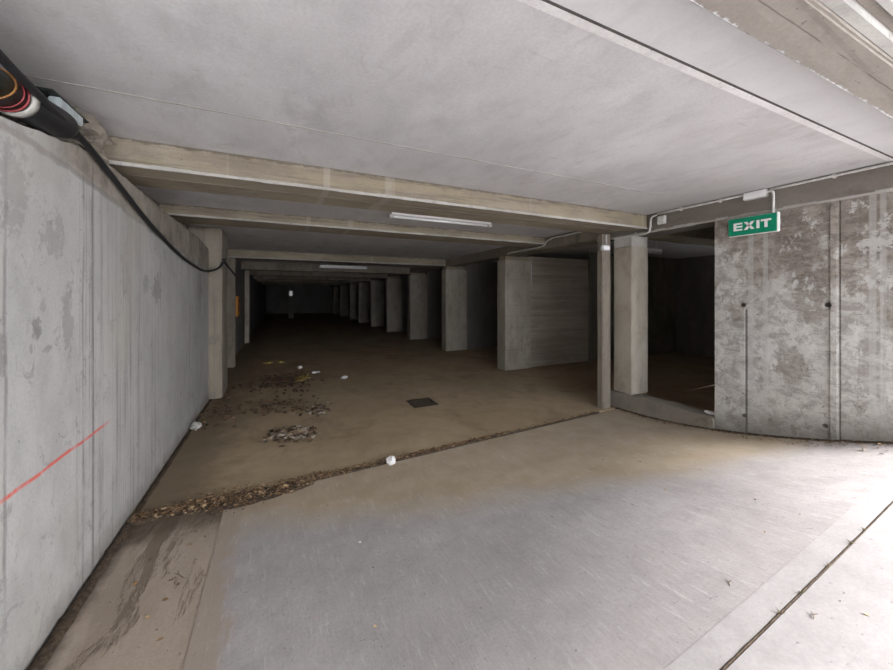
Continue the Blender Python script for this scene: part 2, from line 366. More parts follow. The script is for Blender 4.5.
# ------------------------------------------------------------------ mesh helpers
def obj(name, bm, m, parent=None, loc=None, smooth=False):
    me = bpy.data.meshes.new(name)
    bmesh.ops.recalc_face_normals(bm, faces=bm.faces)
    bm.to_mesh(me); bm.free()
    for x in (m if isinstance(m, (list, tuple)) else [m]): me.materials.append(x)
    if smooth:
        for p in me.polygons: p.use_smooth = True
    o = bpy.data.objects.new(name, me); COL.objects.link(o)
    if loc is not None: o.location = loc
    if parent: o.parent = parent
    return o
def tag(o, label, cat, group=None):
    o['label'] = label; o['category'] = cat
    if group: o['group'] = group
    return o
def empty(name, loc, label, cat, group=None, rz=0.0):
    o = bpy.data.objects.new(name, None); COL.objects.link(o)
    o.location = loc; o.rotation_euler = (0, 0, rz); o.empty_display_size = 0.1
    return tag(o, label, cat, group)
def struct(o): o['kind'] = 'structure'; return o
def box(bm, x0, x1, y0, y1, z0, z1, bev=0.0, mi=0):
    r = bmesh.ops.create_cube(bm, size=1.0)
    vs = r['verts']
    for v in vs:
        v.co = Vector((x0 + (v.co.x + .5) * (x1 - x0), y0 + (v.co.y + .5) * (y1 - y0), z0 + (v.co.z + .5) * (z1 - z0)))
    fs = set(f for v in vs for f in v.link_faces)
    for f in fs: f.material_index = mi
    if bev:
        es = set(e for v in vs for e in v.link_edges)
        bmesh.ops.bevel(bm, geom=list(es), offset=bev, segments=2, affect='EDGES')
    return bm
def boxes(*a):
    bm = bmesh.new()
    for b in a: box(bm, *b)
    return bm
def smooth_path(pts, n=8):
    P = [Vector(p) for p in pts]; out = []
    for i in range(len(P) - 1):
        p0 = P[max(i - 1, 0)]; p1 = P[i]; p2 = P[i + 1]; p3 = P[min(i + 2, len(P) - 1)]
        for k in range(n):
            t = k / n
            out.append(0.5 * ((2 * p1) + (p2 - p0) * t + (2 * p0 - 5 * p1 + 4 * p2 - p3) * t * t + (3 * p1 - p0 - 3 * p2 + p3) * t ** 3))
    out.append(P[-1]); return out
def tube(bm, path, r, seg=10, caps=True):
    rings = []; up = Vector((0, 0, 1))
    rs = r if isinstance(r, (list, tuple)) else [r] * len(path)
    prev = None
    for i, p in enumerate(path):
        d = (path[min(i + 1, len(path) - 1)] - path[max(i - 1, 0)]).normalized()
        if prev is None:
            a = d.cross(up if abs(d.z) < 0.9 else Vector((1, 0, 0))).normalized()
        else:
            a = (prev - d * prev.dot(d)).normalized()
        prev = a; b = d.cross(a)
        rings.append([bm.verts.new(p + (a * math.cos(2 * math.pi * k / seg) + b * math.sin(2 * math.pi * k / seg)) * rs[i]) for k in range(seg)])
    for i in range(len(rings) - 1):
        for k in range(seg):
            bm.faces.new((rings[i][k], rings[i][(k + 1) % seg], rings[i + 1][(k + 1) % seg], rings[i + 1][k]))
    if caps: bm.faces.new(rings[0][::-1]); bm.faces.new(rings[-1])
    return bm
def prism_x(bm, prof, x0, x1):       # polygon in (y,z) extruded along x
    a = [bm.verts.new((x0, y, z)) for y, z in prof]; b = [bm.verts.new((x1, y, z)) for y, z in prof]
    bm.faces.new(a); bm.faces.new(b[::-1])
    for i in range(len(prof)):
        j = (i + 1) % len(prof); bm.faces.new((a[i], b[i], b[j], a[j]))
    return bm
def rough_cut(bm, cuts_len=0.12, amp=0.006, seed=0):
    for f in range(1):
        es = [e for e in bm.edges if e.calc_length() > cuts_len * 1.5]
        for e in list(es):
            if e.is_valid:
                bmesh.ops.subdivide_edges(bm, edges=[e], cuts=min(60, int(e.calc_length() / cuts_len)))
    for v in bm.verts:
        n = mnoise.noise_vector(v.co * 7 + Vector((seed, 0, 0)))
        v.co += n * amp
    return bm

# ------------------------------------------------------------------ setting
# garage floor
bm = boxes((-1.6, 11.2, 3.62, 38.2, -0.25, 0.0))
for v in bm.verts:
    if v.co.y < 4: v.co.y = joint_y(v.co.x) + 0.03
struct(obj('floor', bm, M['floor']))
# sloped ramp slab (grid), with the strips as separate slabs
def slab(name, xs, ys, m, thick=0.25, lift=0.0, edge=None):
    bm = bmesh.new(); g = []
    for j, y in enumerate(ys):
        row = []
        for x in xs:
            yy = y if edge is None or j < len(ys) - 1 else edge(x)
            row.append(bm.verts.new((x, yy, ramp_z(x, yy) + lift)))
        g.append(row)
    for j in range(len(ys) - 1):
        for i in range(len(xs) - 1): bm.faces.new((g[j][i], g[j][i + 1], g[j + 1][i + 1], g[j + 1][i]))
    r = bmesh.ops.extrude_face_region(bm, geom=list(bm.faces))
    for v in [e for e in r['geom'] if isinstance(e, bmesh.types.BMVert)]: v.co.z -= thick
    return struct(obj(name, bm, m))
def lin(a, b, n): return [a + (b - a) * i / n for i in range(n + 1)]
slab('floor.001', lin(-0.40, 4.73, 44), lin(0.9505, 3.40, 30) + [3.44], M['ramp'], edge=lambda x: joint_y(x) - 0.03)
slab('floor.002', lin(-1.06, -0.401, 8), lin(-0.2, 3.30, 30) + [3.4], M['gutter'], lift=-0.004, edge=lambda x: joint_y(x) - 0.05)
slab('floor.003', lin(-0.40, 9.0, 60), [0.830, 0.88, 0.92, 0.95], M['kerb'], lift=0.001)
slab('floor.004', lin(-0.40, 9.0, 60), [0.58, 0.64, 0.70, 0.76, 0.819], M['kerb'], lift=0.0005)
slab('floor.005', lin(-0.40, 12.0, 60), lin(-8.0, 0.5795, 40), M['kerb'])
slab('floor.006', lin(-1.3, 5.0, 30), lin(-0.3, 4.0, 20), M['soil'], thick=0.3, lift=-0.06)   # earth under the joints
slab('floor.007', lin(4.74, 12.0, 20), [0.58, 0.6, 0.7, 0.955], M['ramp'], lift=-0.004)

# left wall with its sloping broken top
top = [(-8, .70), (1.3, .70), (2.1, .745), (2.35, .785), (2.6, .835), (2.9, .885), (3.3, .90), (4.1, .87), (5.2, .85), (6.2, .84), (7.0, .78), (7.75, .76)]
pts = []
for i in range(len(top) - 1):
    (y0, z0), (y1, z1) = top[i], top[i + 1]
    k = max(1, int((y1 - y0) / 0.06)) if y0 > 1 else 1
    for q in range(k):
        t = q / k; yy = y0 + (y1 - y0) * t
        pts.append((yy, EYE + z0 + (z1 - z0) * t + (mnoise.noise(Vector((yy * 9, 0, 0))) * 0.014 if y0 > 1 else 0)))
pts.append((top[-1][0], EYE + top[-1][1]))
struct(obj('wall_left', prism_x(bmesh.new(), [(-8, -0.3)] + pts + [(7.75, -0.3)], XL, XL - 0.34), M['left']))
struct(obj('wall_left_recess', boxes((-1.60, -1.34, -3.6, 7.755, EYE + .5, ZC)), M['pillar']))
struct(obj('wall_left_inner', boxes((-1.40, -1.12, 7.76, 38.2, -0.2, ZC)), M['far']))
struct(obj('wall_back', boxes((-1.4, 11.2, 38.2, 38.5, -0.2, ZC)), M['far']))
# exit wall and room behind it
bm = boxes((XR, XR + 0.32, 0.62, 2.47, -0.3, ZW))
struct(obj('wall_right', bm, M['right']))
o = obj('trim_4', boxes((XR - 0.012, XR + .01, 1.435, 1.487, 0.2, ZW - .04, .006)), M['right']); struct(o)
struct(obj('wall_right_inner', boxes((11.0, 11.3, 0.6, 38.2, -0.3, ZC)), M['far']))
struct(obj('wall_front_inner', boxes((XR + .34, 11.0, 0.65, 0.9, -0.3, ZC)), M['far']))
struct(obj('floor.008', boxes((4.97, 11.0, 0.95, 3.95, -0.25, 0.004)), M['floor']))
# ceiling
struct(obj('ceiling', boxes((-1.75, 11.2, 0.50, 38.2, ZC, ZC + .3)), M['ceil']))
# joints in the ceiling
yj = 2.60
bm = bmesh.new()
for k in range(60):
    x0 = -1.3 + k * 0.1
    if k < 52:
        box(bm, x0, x0 + 0.101, yj - 0.006 + random.uniform(-.003, .003), yj + 0.006, ZC - random.uniform(.002, .004), ZC + .01)
struct(obj('trim_1', bm, M['lip']))
bm = boxes((-1.33, 4.70, 1.072, 1.084, ZC - .002, ZC + .01, 0, 1), (-1.33, 4.70, 1.085, 1.122, ZC - .006, ZC + .01, 0.002, 0))
struct(obj('trim_2', bm, [M['white_strip'], M['dark_joint']]))

# ceiling beams
def beam(x0, x1, y0, y1, zb, label, lip=True, seed=0, mt='beam', amp=.006, cut=0.14, group=None):
    bm = rough_cut(boxes((x0, x1, y0, y1, zb, ZC + 0.02, 0.008)), cut, amp, seed)
    o = obj('ceiling_beam', bm, M[mt]); tag(o, label, 'beam', group)
    if lip:
        b = bmesh.new(); n = int((x1 - x0) / 0.12)
        for k in range(n):
            xa = x0 + (x1 - x0) * k / n; xb = x0 + (x1 - x0) * (k + 1) / n + .001
            box(b, xa, xb, y0 - 0.006 - random.uniform(0, .004), y0 + 0.012, zb - 0.010 - random.uniform(0, .004), zb + 0.010 + random.uniform(0, .006))
        lp = obj('lip', b, M['lip'], o); lp['label'] = 'pale grout lip along the lower front edge'
    return o
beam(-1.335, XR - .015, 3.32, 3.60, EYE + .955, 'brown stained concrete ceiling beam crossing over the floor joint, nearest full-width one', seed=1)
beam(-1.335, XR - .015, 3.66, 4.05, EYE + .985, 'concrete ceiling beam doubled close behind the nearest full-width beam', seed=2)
beam(-1.335, XR, 5.46, 6.05, EYE + 1.02, 'shallow concrete ceiling beam behind the near tube lamp', seed=3)
beam(-1.12, XR, 10.05, 10.6, EYE + .95, 'concrete ceiling beam level with the second partition pier', seed=4)
for k, (y, w) in enumerate(((13.4, 'third'), (16.6, 'fourth'), (19.9, 'fifth'), (23.2, 'sixth'), (28.0, 'seventh'))):
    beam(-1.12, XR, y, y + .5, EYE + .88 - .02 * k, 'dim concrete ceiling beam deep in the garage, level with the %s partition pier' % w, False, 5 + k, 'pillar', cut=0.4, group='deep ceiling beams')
# wide beam at the mouth of the garage
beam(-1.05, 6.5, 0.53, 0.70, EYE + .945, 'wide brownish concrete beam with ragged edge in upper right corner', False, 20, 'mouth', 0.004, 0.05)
# outside overhang: stepped slabs, and an added sun-blocking slab behind
struct(obj('trim_5', boxes((-1.05, 8, 0.495, 0.528, EYE + .965, ZC + .25)), M['rib']))
struct(obj('ceiling.001', boxes((-1.05, 8, 0.462, 0.494, EYE + 1.0, ZC + .25)), M['edge']))
struct(obj('trim_6', boxes((-1.05, 8, 0.44, 0.461, EYE + .99, ZC + .25)), M['rib']))
bm = bmesh.new()
poly = [(-1.4, .439), (9, .439), (9, .15), (6.2, .05), (-1.4, -3.6)]  # outline made up: diagonal rear edge keeps sun off the left floor
a = [bm.verts.new((x, y, EYE + 1.06)) for x, y in poly]; b = [bm.verts.new((x, y, ZC + .25)) for x, y in poly]
bm.faces.new(a); bm.faces.new(b[::-1])
for i in range(5): bm.faces.new((a[i], a[(i + 1) % 5], b[(i + 1) % 5], b[i]))
struct(obj('overhang_sun_block', bm, M['edge']))
# edge beam over the exit wall and the piers
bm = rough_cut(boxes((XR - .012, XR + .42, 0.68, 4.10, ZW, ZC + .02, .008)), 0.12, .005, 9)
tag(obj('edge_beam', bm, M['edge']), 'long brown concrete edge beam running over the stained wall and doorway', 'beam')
bm = rough_cut(boxes((XR + .02, XR + .42, 4.15, 37.9, EYE + .93, ZC + .02, .008)), 0.3, .005, 10)
tag(obj('edge_beam', bm, M['pillar']), 'long dim concrete edge beam running over the row of partition piers', 'beam')
bm = bmesh.new()
for k in range(28):
    y0 = 0.70 + k * 0.125
    box(bm, XR - .018, XR + .02, y0, y0 + .1255, ZW - random.uniform(.004, .012), ZW + random.uniform(.008, .022))
struct(obj('trim_3', bm, M['lip']))
# lintel slab behind the doorway
beam(XR + .45, 11.0, 3.4, 3.9, EYE + .93, 'dark concrete beam seen through the doorway beside the stained wall', False, 31, cut=.4)

# ------------------------------------------------------------------ pillars and piers
def chamfer_col(name, x0, x1, y0, y1, z0, z1, m, label, seed, amp=.004, group=None, cut=.12):
    bm = rough_cut(boxes((x0, x1, y0, y1, z0, z1, .012)), cut, amp, seed)
    return tag(obj(name, bm, M[m]), label, 'pillar', group)
pA = chamfer_col('concrete_pillar', 4.45, 4.625, 3.86, 3.97, -0.02, EYE + .95, 'pillar', 'slim brown concrete pillar left of the pale pier, standing at the end of the floor joint', 40)
pb = empty('concrete_pier', (XR + .14, 3.6, 0.25), 'pale rough concrete pier standing on the curb at the left side of the doorway', 'pillar')
b = rough_cut(boxes((XR - .008, XR + .36, 3.57, 3.885, 0.25, ZW - .157, .012)), .12, .005, 41)
for v in b.verts: v.co -= Vector(pb.location)
obj('shaft', b, M['pier'], pb)
b = rough_cut(boxes((XR - .003, XR + .355, 3.575, 3.88, ZW - .157, ZW - .004, .006)), .12, .004, 43)
for v in b.verts: v.co -= Vector(pb.location)
x = obj('cap', b, M['lip'], pb); x['label'] = 'paler cast cap under the edge beam'
# curb at the doorway
bm = bmesh.new()
c0 = [(XR - .03, 3.95), (XR - .03, 2.475), (XR + .24, 2.475), (XR + .24, 3.95)]
a = [bm.verts.new((x, y, -0.1)) for x, y in c0]
b2 = [bm.verts.new((x, y, 0.262 if y < 3 else 0.245)) for x, y in c0]
bm.faces.new(a[::-1]); bm.faces.new(b2)
for i in range(4): bm.faces.new((a[i], a[(i + 1) % 4], b2[(i + 1) % 4], b2[i]))
bmesh.ops.bevel(bm, geom=[e for e in bm.edges if all(v.co.z > .2 for v in e.verts)], offset=.012, segments=2, affect='EDGES')
tag(obj('threshold_curb', rough_cut(bm, .09, .007, 44), M['curb']), 'low rough concrete curb across the foot of the dark doorway', 'curb')
# partition piers with their cross walls
names = ['nearest', 'second', 'third', 'fourth', 'fifth', 'sixth', 'seventh', 'eighth', 'ninth']
ys = [6.79, 9.98, 13.3, 16.6, 19.9, 23.2, 26.5, 31.0, 35.0]
for k, y in enumerate(ys):
    zt = EYE + .93
    mt = 'pier'
    lab = ('form-marked concrete pier at the end of the board-marked partition wall, nearest of the row' if k == 0 else
           '%s concrete pier in the row along the right of the dark garage' % names[k])
    p = empty('partition_pier', (4.70, y, 0), lab, 'pillar', 'partition piers')
    bm = rough_cut(boxes((0, .74, 0, .33, 0, zt - .10, .012)), .14 if k < 3 else .5, .005, 50 + k)
    obj('shaft', bm, M[mt], p)
    bm = rough_cut(boxes((0.03, .70, 0.03, .30, zt - .10, zt - .003, .006)), .3, .003, 60 + k)
    obj('neck', bm, M['beam'], p)
    if k == 0:
        bm = bmesh.new()
        for zz in (0.22, 0.47, 0.73, 0.98, 1.24, 1.5, 1.76, 2.1): box(bm, 0.01, .72, -0.006, .02, zz, zz + .008)
        q = obj('form_joints', bm, M['beam'], p); q['label'] = 'thin horizontal board joints'
    w = boxes((5.45, 10.99, y + .10, y + .30, -0.1, ZC - .19 if k == 0 else ZC))
    struct(obj('partition_wall', w, M['plank'] if k == 0 else M['far']))
struct(obj('wall_side_room', boxes((7.4, 10.99, 6.80, 6.885, 0, ZC)), M['moss']))

# left side pilasters
bm = rough_cut(boxes((-1.33, -0.86, 7.0, 7.72, 0, ZC - .002, .02)), .12, .008, 70)
tag(obj('wall_pilaster', bm, M['pillar']), 'brown concrete pilaster at the far end of the pale left wall', 'pillar')
bm = rough_cut(boxes((-1.15, -0.95, 9.9, 10.05, 0, EYE + .92, .02)), .15, .006, 71)
tag(obj('wall_pilaster', bm, M['pillar']), 'narrow paler pilaster on the left just before the orange board', 'pillar')
bm = rough_cut(boxes((-1.15, -0.98, 14.8, 15.1, 0, EYE + .92, .02)), .3, .006, 72)
tag(obj('wall_pilaster', bm, M['pier']), 'thin dim pilaster on the left wall beyond the orange board', 'pillar')
# free-standing column far back, carrying a small white lamp
bm = rough_cut(boxes((0.65, 1.05, 30.0, 30.4, 0, ZC - .003, .02)), .5, .005, 73)
tag(obj('concrete_column', bm, M['far']), 'lone concrete column far back in the middle of the dark garage', 'pillar')
e = empty('wall_lamp', (0.86, 29.93, EYE + .2), 'tiny white lamp fixed on the lone far column', 'lamp')
obj('housing', boxes((-.11, .11, 0, .066, -.2, .2, .02)), M['lamp_body'], e)
obj('lens', boxes((-.08, .08, -.03, 0.001, -.15, .15, .02)), M['lamp_tube'], e)

# ------------------------------------------------------------------ tube lamps
def tube_lamp(x0, x1, y, z, label, hang=None):
    L = x1 - x0
    e = empty('tube_lamp', ((x0 + x1) / 2, y, z), label, 'lamp', 'ceiling tube lamps')
    h = L / 2
    bm = bmesh.new()
    prof = [(-.07, 0), (.07, 0), (.06, -.06), (-.06, -.06)]
    prism_x(bm, [(a, b) for a, b in prof], -h, h)
    obj('body', bm, M['lamp_body'], e)
    bm = tube(bmesh.new(), [Vector((-h + .03, 0, -.078)), Vector((h - .03, 0, -.078))], .017, 10)
    obj('fluorescent_tube', bm, M['lamp_tube'], e, smooth=True)
    for s in (-1, 1):
        obj('end_cap', boxes((s * h - .03, s * h + .03, -.045, .045, -.098, -.05, .006)), M['pvc'], e)
    if hang:
        for s in (-1, 1): obj('hanger', boxes((s * h * .7 - .01, s * h * .7 + .01, -.01, .01, 0, hang)), M['galv'], e)
    return e
tube_lamp(1.36, 2.90, 4.62, ZC, 'white tube lamp on the ceiling just behind the nearest full-width beam')
tube_lamp(1.27, 2.84, 12.7, EYE + 1.05, 'white tube lamp deeper in the garage, middle one of the row', ZC - EYE - 1.05)
tube_lamp(0.75, 1.95, 22.4, EYE + 1.05, 'dim tube lamp farthest back in the garage', ZC - EYE - 1.05)
a = on_y(650, 245, 4.6); b_ = on_y(664, 245, 4.6)
tube_lamp(6.4, 7.1, 4.75, ZC - .19, 'white tube lamp glimpsed through the top of the doorway', .19)

# ------------------------------------------------------------------ conduits, boxes, EXIT sign
XF = XR - .012
def conduit(name, pts, r, label, n=6, clips=()):
    e_ = smooth_path(pts, n) if n > 1 else [Vector(p) for p in pts]
    o = obj(name, tube(bmesh.new(), e_, r, 8), M['pvc'], smooth=True)
    tag(o, label, 'conduit')
    for c in clips:
        bm = boxes((c[0] - .012, c[0] + .018, c[1] - .012, c[1] + .012, c[2] - .022, c[2] + .022, .004))
        q = obj('clip', bm, M['pvc'], o)
    return o
zc = ZC - .022
conduit('ceiling_conduit', [(XF - .018, 0.70, zc), (XF - .018, 1.6, zc), (XF - .018, 1.93, zc)], .013, 'white conduit along the top of the edge beam, right of the white junction box', 2,
        [(XF - .012, y, zc) for y in (.95, 1.45)])
conduit('ceiling_conduit', [(XF - .018, 2.16, zc), (XF - .018, 2.7, zc), (XF - .018, 3.16, zc)], .013, 'white conduit along the top of the edge beam, left of the white junction box', 2,
        [(XF - .012, y, zc) for y in (2.4, 2.85)])
e = empty('junction_box', (XF - .03, 2.05, zc - .03), 'white junction box on the edge beam above the green sign', 'box')
obj('box_body', boxes((-.03, .029, -.105, .105, -.04, .045, .008)), M['pvc'], e)
obj('box_cover', boxes((-.037, -.028, -.095, .095, -.033, .038, .004)), M['lamp_body'], e)
conduit('drop_conduit', [(XF - .03, 1.945, zc - .02), (XF - .035, 1.90, zc - .03), (XF - .04, 1.89, zc - .09), (XF - .045, 1.89, zc - .2), (XF - .05, 1.89, EYE + .852)], .012,
        'short bent white conduit dropping to the top of the green sign', 6)
# sign
sy0, sy1, sz0, sz1 = 1.845, 2.28, EYE + .672, EYE + .862
sx = XF - .085
e = empty('exit_sign', (sx + .02, (sy0 + sy1) / 2, sz0), 'green sign with white EXIT lettering hanging in front of the stained wall', 'sign')
W = (sy1 - sy0) / 2; H = sz1 - sz0
obj('housing', boxes((-.012, .03, -W - .008, W + .004, -.004, H + .004, .004)), M['sign_white'], e)
obj('panel', boxes((-.020, -.0115, -W + .002, W, 0.0, H, .002)), M['green'], e)
def letters():
    bm = bmesh.new()
    def quad(p):
        a = [bm.verts.new((-.0245, -u, v)) for u, v in p]; b = [bm.verts.new((-.0195, -u, v)) for u, v in p]
        bm.faces.new(a); bm.faces.new(b[::-1])
        for i in range(len(p)): bm.faces.new((a[i], b[i], b[(i + 1) % len(p)], a[(i + 1) % len(p)]))
    z0, z1 = .052, .138; h = z1 - z0; t = .022
    # u runs left to right as read from the camera
    u = -.165
    quad([(u, z0), (u + .026, z0), (u + .026, z1), (u, z1)])
    for zz in (z0, z0 + (h - .018) / 2, z1 - .018): quad([(u + .024, zz), (u + .082, zz), (u + .082, zz + .018), (u + .024, zz + .018)])
    u = -.068
    quad([(u, z0), (u + .030, z0), (u + .098, z1), (u + .068, z1)])
    quad([(u + .068, z0), (u + .098, z0), (u + .030, z1), (u, z1)])
    u = .046
    quad([(u, z0), (u + .026, z0), (u + .026, z1), (u, z1)])
    u = .084
    quad([(u, z1 - .020), (u + .088, z1 - .020), (u + .088, z1), (u, z1)])
    quad([(u + .031, z0), (u + .057, z0), (u + .057, z1 - .018), (u + .031, z1 - .018)])
    return bm
l = obj('lettering', letters(), M['sign_white'], e); l['label'] = 'white capital letters EXIT'

# conduit going round the beam corner to the piers
e = empty('junction_box', (XF - .02, 3.10, ZW + .13), 'small white box at the corner where the nearest beam meets the edge beam', 'box')
obj('box_body', boxes((-.02, .019, -.055, .055, -.055, .055, .008)), M['pvc'], e)
obj('box_cover', boxes((-.027, -.018, -.045, .045, -.045, .045, .004)), M['pvc'], e)
conduit('corner_conduit', [(XF - .02, 3.17, ZW + .21), (XF - .03, 3.24, ZW + .18), (XF - .03, 3.26, ZW + .05), (XF - .03, 3.30, ZW - .015), (XF - .03, 3.55, ZW - .02), (XF - .03, 3.9, ZW - .015)], .012,
        'white conduit bending down from the beam corner to the pale pier', 6, [(XF + .012 - .018 + .018, y, zz) for y, zz in ((3.265, ZW + .08), (3.5, ZW + .012))])
conduit('pier_conduit', [(4.50, 3.84, EYE + .93), (4.50, 3.84, EYE + .78)], .012, 'short vertical white conduit on the slim brown pillar', 1)
e = empty('wall_lamp', (4.46, 3.858, EYE + .72), 'small white lamp fixed near the top of the slim brown pillar', 'lamp')
obj('housing', boxes((-.075, .075, -.06, 0, -.035, .045, .012)), M['pvc'], e)
obj('lens', boxes((-.065, .065, -.072, -.055, -.028, .03, .008)), M['lamp_tube'], e)
conduit('beam_conduit', [(4.69, 4.2, EYE + 1.10), (4.69, 4.9, EYE + 1.10), (4.69, 5.2, EYE + 1.10), (4.69, 5.40, EYE + 1.05), (4.69, 5.46, EYE + .99), (4.69, 5.7, EYE + .97), (4.69, 6.5, EYE + .97), (4.72, 6.72, EYE + .96)], .014,
        'thin conduit dropping round the shallow beam toward the nearest partition pier', 6)
conduit('wall_conduit', [(5.52, 6.87, EYE + .86), (5.52, 6.87, EYE + .2)], .012, 'thin vertical conduit on the board-marked partition beside its pier', 1)

# ------------------------------------------------------------------ drain pipe, bands, bracket, black cable
A, B = Vector((-1.06, 0.9, EYE + .735)), Vector((-1.05, 2.21, EYE + .868)); Cc = Vector((-1.045, 2.60, EYE + .908))
e = empty('drain_pipe', A, 'thick dark green drain pipe lying along the top edge of the left wall', 'pipe')
def rel(ps): return [Vector(p) - A for p in ps]
obj('pipe_barrel', tube(bmesh.new(), rel([A, B]), .074, 24), M['pipe'], e, smooth=True)
d = (Cc - B).normalized()
obj('pipe_socket', tube(bmesh.new(), rel([B, B + d * .05, Cc - d * .05, Cc - d * .01, Cc]), [.074, .076, .076, .068, .045], 24), M['cable'], e, smooth=True)
d0 = (B - A).normalized()
q = obj('collar', tube(bmesh.new(), rel([B - d0 * .03, B - d0 * .028, B + d * .012, B + d * .014]), [.072, .083, .083, .072], 24), M['collar'], e, smooth=True); q['label'] = 'pale ring at the pipe joint'
def ring(name, c, nrm, R, r, m, tilt=0):
    bm = bmesh.new(); P = []
    a = nrm.cross(Vector((0, 0, 1))).normalized(); b = nrm.cross(a)
    for k in range(25):
        t = 2 * math.pi * k / 24
        P.append(c - A + a * math.cos(t) * R + b * math.sin(t) * R + nrm * math.cos(t + 1) * tilt)
    return obj(name, tube(bm, P, r, 6, False), m, e, smooth=True)
ring('band', B - d0 * .055, d0, .077, .0045, M['red'])['label'] = 'red band'
ring('band', B - d0 * .09, d0, .0765, .003, M['red'], .008)['label'] = 'thin red band'
ring('band', B - d0 * .16, d0, .0765, .004, M['orange_band'], .04)['label'] = 'slanting orange band'
# galvanised bracket behind the pipe
e2 = empty('pipe_bracket', (-1.05, 2.66, EYE + .985), 'shiny galvanised bracket above the end of the drain pipe', 'bracket')
obj('strap', boxes((-.03, .02, -.12, .12, .0, .055, .006)), M['galv'], e2)
obj('plate', boxes((-.12, .018, -.18, .2, .055, .065, .003)), M['pipe'], e2)
# rough broken pocket above the wall head
bm = bmesh.new()
bmesh.ops.create_icosphere(bm, subdivisions=4, radius=1)
for v in bm.verts:
    v.co *= 1 + .35 * mnoise.noise(v.co * 2.5) + .3 * mnoise.noise(v.co * 6) + .2 * mnoise.noise(v.co * 13)
    v.co = Vector((v.co.x * .15, v.co.y * .26, v.co.z * .16))
tag(obj('concrete_lump', bm, M['curb'], loc=(-1.17, 2.97, EYE + 1.0)), 'rough broken lump of concrete under the ceiling, at the end of the drain pipe', 'rubble')

cp = [(-.88, 1.2, EYE + .93), (-.93, 1.80, EYE + .90), (-.945, 2.04, EYE + .885)]
for (px, py, xx) in ((80, 137, -1.02), (112, 176, -1.02), (140, 212, -1.02), (160, 235, -1.025), (180, 255, -1.025), (195, 266, -1.025), (205, 271, -1.02), (214, 270, -.97)):
    cp.append(on_x(px, py, xx + (.015 if px < 90 else 0)))
cp += [on_y(220, 267, 6.97), on_y(224, 262, 6.95), on_y(229, 268, 7.3), on_y(236, 276, 8.6)]
cb = obj('black_cable', tube(bmesh.new(), smooth_path(cp, 8), .017, 10), M['cable'], smooth=True)
tag(cb, 'thick black cable sagging down the left wall from the drain pipe to the pilaster', 'cable')
p = on_y(224, 261, 6.93)
q = obj('hook', boxes((p.x - .03, p.x + .03, 6.90, 7.0, p.z + .005, p.z + .04, .008)), M['cable'], cb)

# orange board on the left inner wall
e = empty('notice_board', (-1.03, 11.5, EYE - .56), 'orange board with a dark mark on the dark left wall', 'sign')
obj('panel', boxes((-.0895, 0.02, -.28, .28, 0, .55, .01)), M['orange'], e)
q = obj('mark', boxes((0.018, 0.027, -.12, .0, .12, .3, .002), (0.018, 0.027, .05, .14, .36, .45, .002)), M['dark_icon'], e); q['label'] = 'dark mark on the orange face'

# ------------------------------------------------------------------ floor drain and litter
c = on_ground(422, 403)
e = empty('floor_drain', (c.x, c.y, 0), 'dark square drain cover set in the brown garage floor', 'drain')
obj('frame', boxes((-.20, .20, -.20, -.17, -.01, .010), (-.20, .20, .17, .20, -.01, .010), (-.20, -.17, -.17, .17, -.01, .010), (.17, .20, -.17, .17, -.01, .010)), M['drain'], e)
bm = boxes((-.17, .17, -.17, .17, -.01, .003))
for k in range(7): box(bm, -.15, .15, -.15 + k * .045, -.13 + k * .045, .002, .008)
obj('grate', bm, M['drain'], e)

def crumple(name, p, r, m, label, cat, sub=3, sc=(1, 1, .75), seed=0, group=None, lift=0.0):
    bm = bmesh.new(); bmesh.ops.create_icosphere(bm, subdivisions=sub, radius=1)
    for v in bm.verts:
        k = 1 + .45 * mnoise.noise(v.co * 1.9 + Vector((seed, 0, 0))) + .3 * mnoise.noise(v.co * 4.3 + Vector((0, seed, 0))) + .12 * mnoise.noise(v.co * 9 + Vector((0, 0, seed)))
        v.co = Vector((v.co.x * r * sc[0], v.co.y * r * sc[1], v.co.z * r * sc[2])) * k
    zmin = min(v.co.z for v in bm.verts)
    for v in bm.verts: v.co.z -= zmin
    o = obj(name, bm, m, loc=(p.x, p.y, p.z + lift)); return tag(o, label, cat, group)
crumple('crumpled_paper', on_ground(391, 465), .046, M['paper'], 'crumpled ball of white paper lying on the leafy floor joint', 'litter', 4, seed=3)
crumple('crumpled_plastic', on_ground(196, 430), .055, M['plastic'], 'crumpled pale plastic scrap on the garage floor beside the left wall', 'litter', seed=5, sc=(1, 1.4, .8))
crumple('pale_bit', on_ground(360, 543), .012, M['paper'], 'tiny white scrap alone on the near grey slab', 'litter', 2, (1, .7, .4), 8)
crumple('pale_bit', on_ground(300, 369), .05, M['paper'], 'small white scrap beside the yellow card on the dark garage floor', 'litter', 2, (1, 1, .8), 9)
crumple('pale_bit', on_ground(316, 373), .075, M['paper'], 'flat pale scrap right of the yellow card on the garage floor', 'litter', 2, (1.2, .8, .3), 10)
crumple('pale_bit', on_ground(344, 379), .06, M['paper'], 'pale scrap farthest right on the littered garage floor', 'litter', 2, (1.1, .9, .6), 11)
crumple('pale_bit', on_ground(268, 364), .10, M['card'], 'yellowish scrap at the far left end of the garage litter', 'litter', 2, (1.3, .9, .3), 12)
crumple('pale_bit', on_ground(281, 363), .085, M['card'], 'yellowish scrap second from left at the far end of the garage litter', 'litter', 2, (1.2, .9, .35), 13)
crumple('pale_bit', on_ground(313, 437), .022, M['paper'], 'tiny pale scrap right of the pale rubble heap', 'litter', 2, (1, .8, .5), 15)
crumple('pale_bit', Vector((XR + .1, 2.56, .262)), .05, M['paper'], 'small white bit on the curb at the foot of the stained wall', 'litter', 2, (1, 1.5, .4), 16)  # small white lump at the near end of the curb
p = on_ground(302, 380)
bm = bmesh.new()
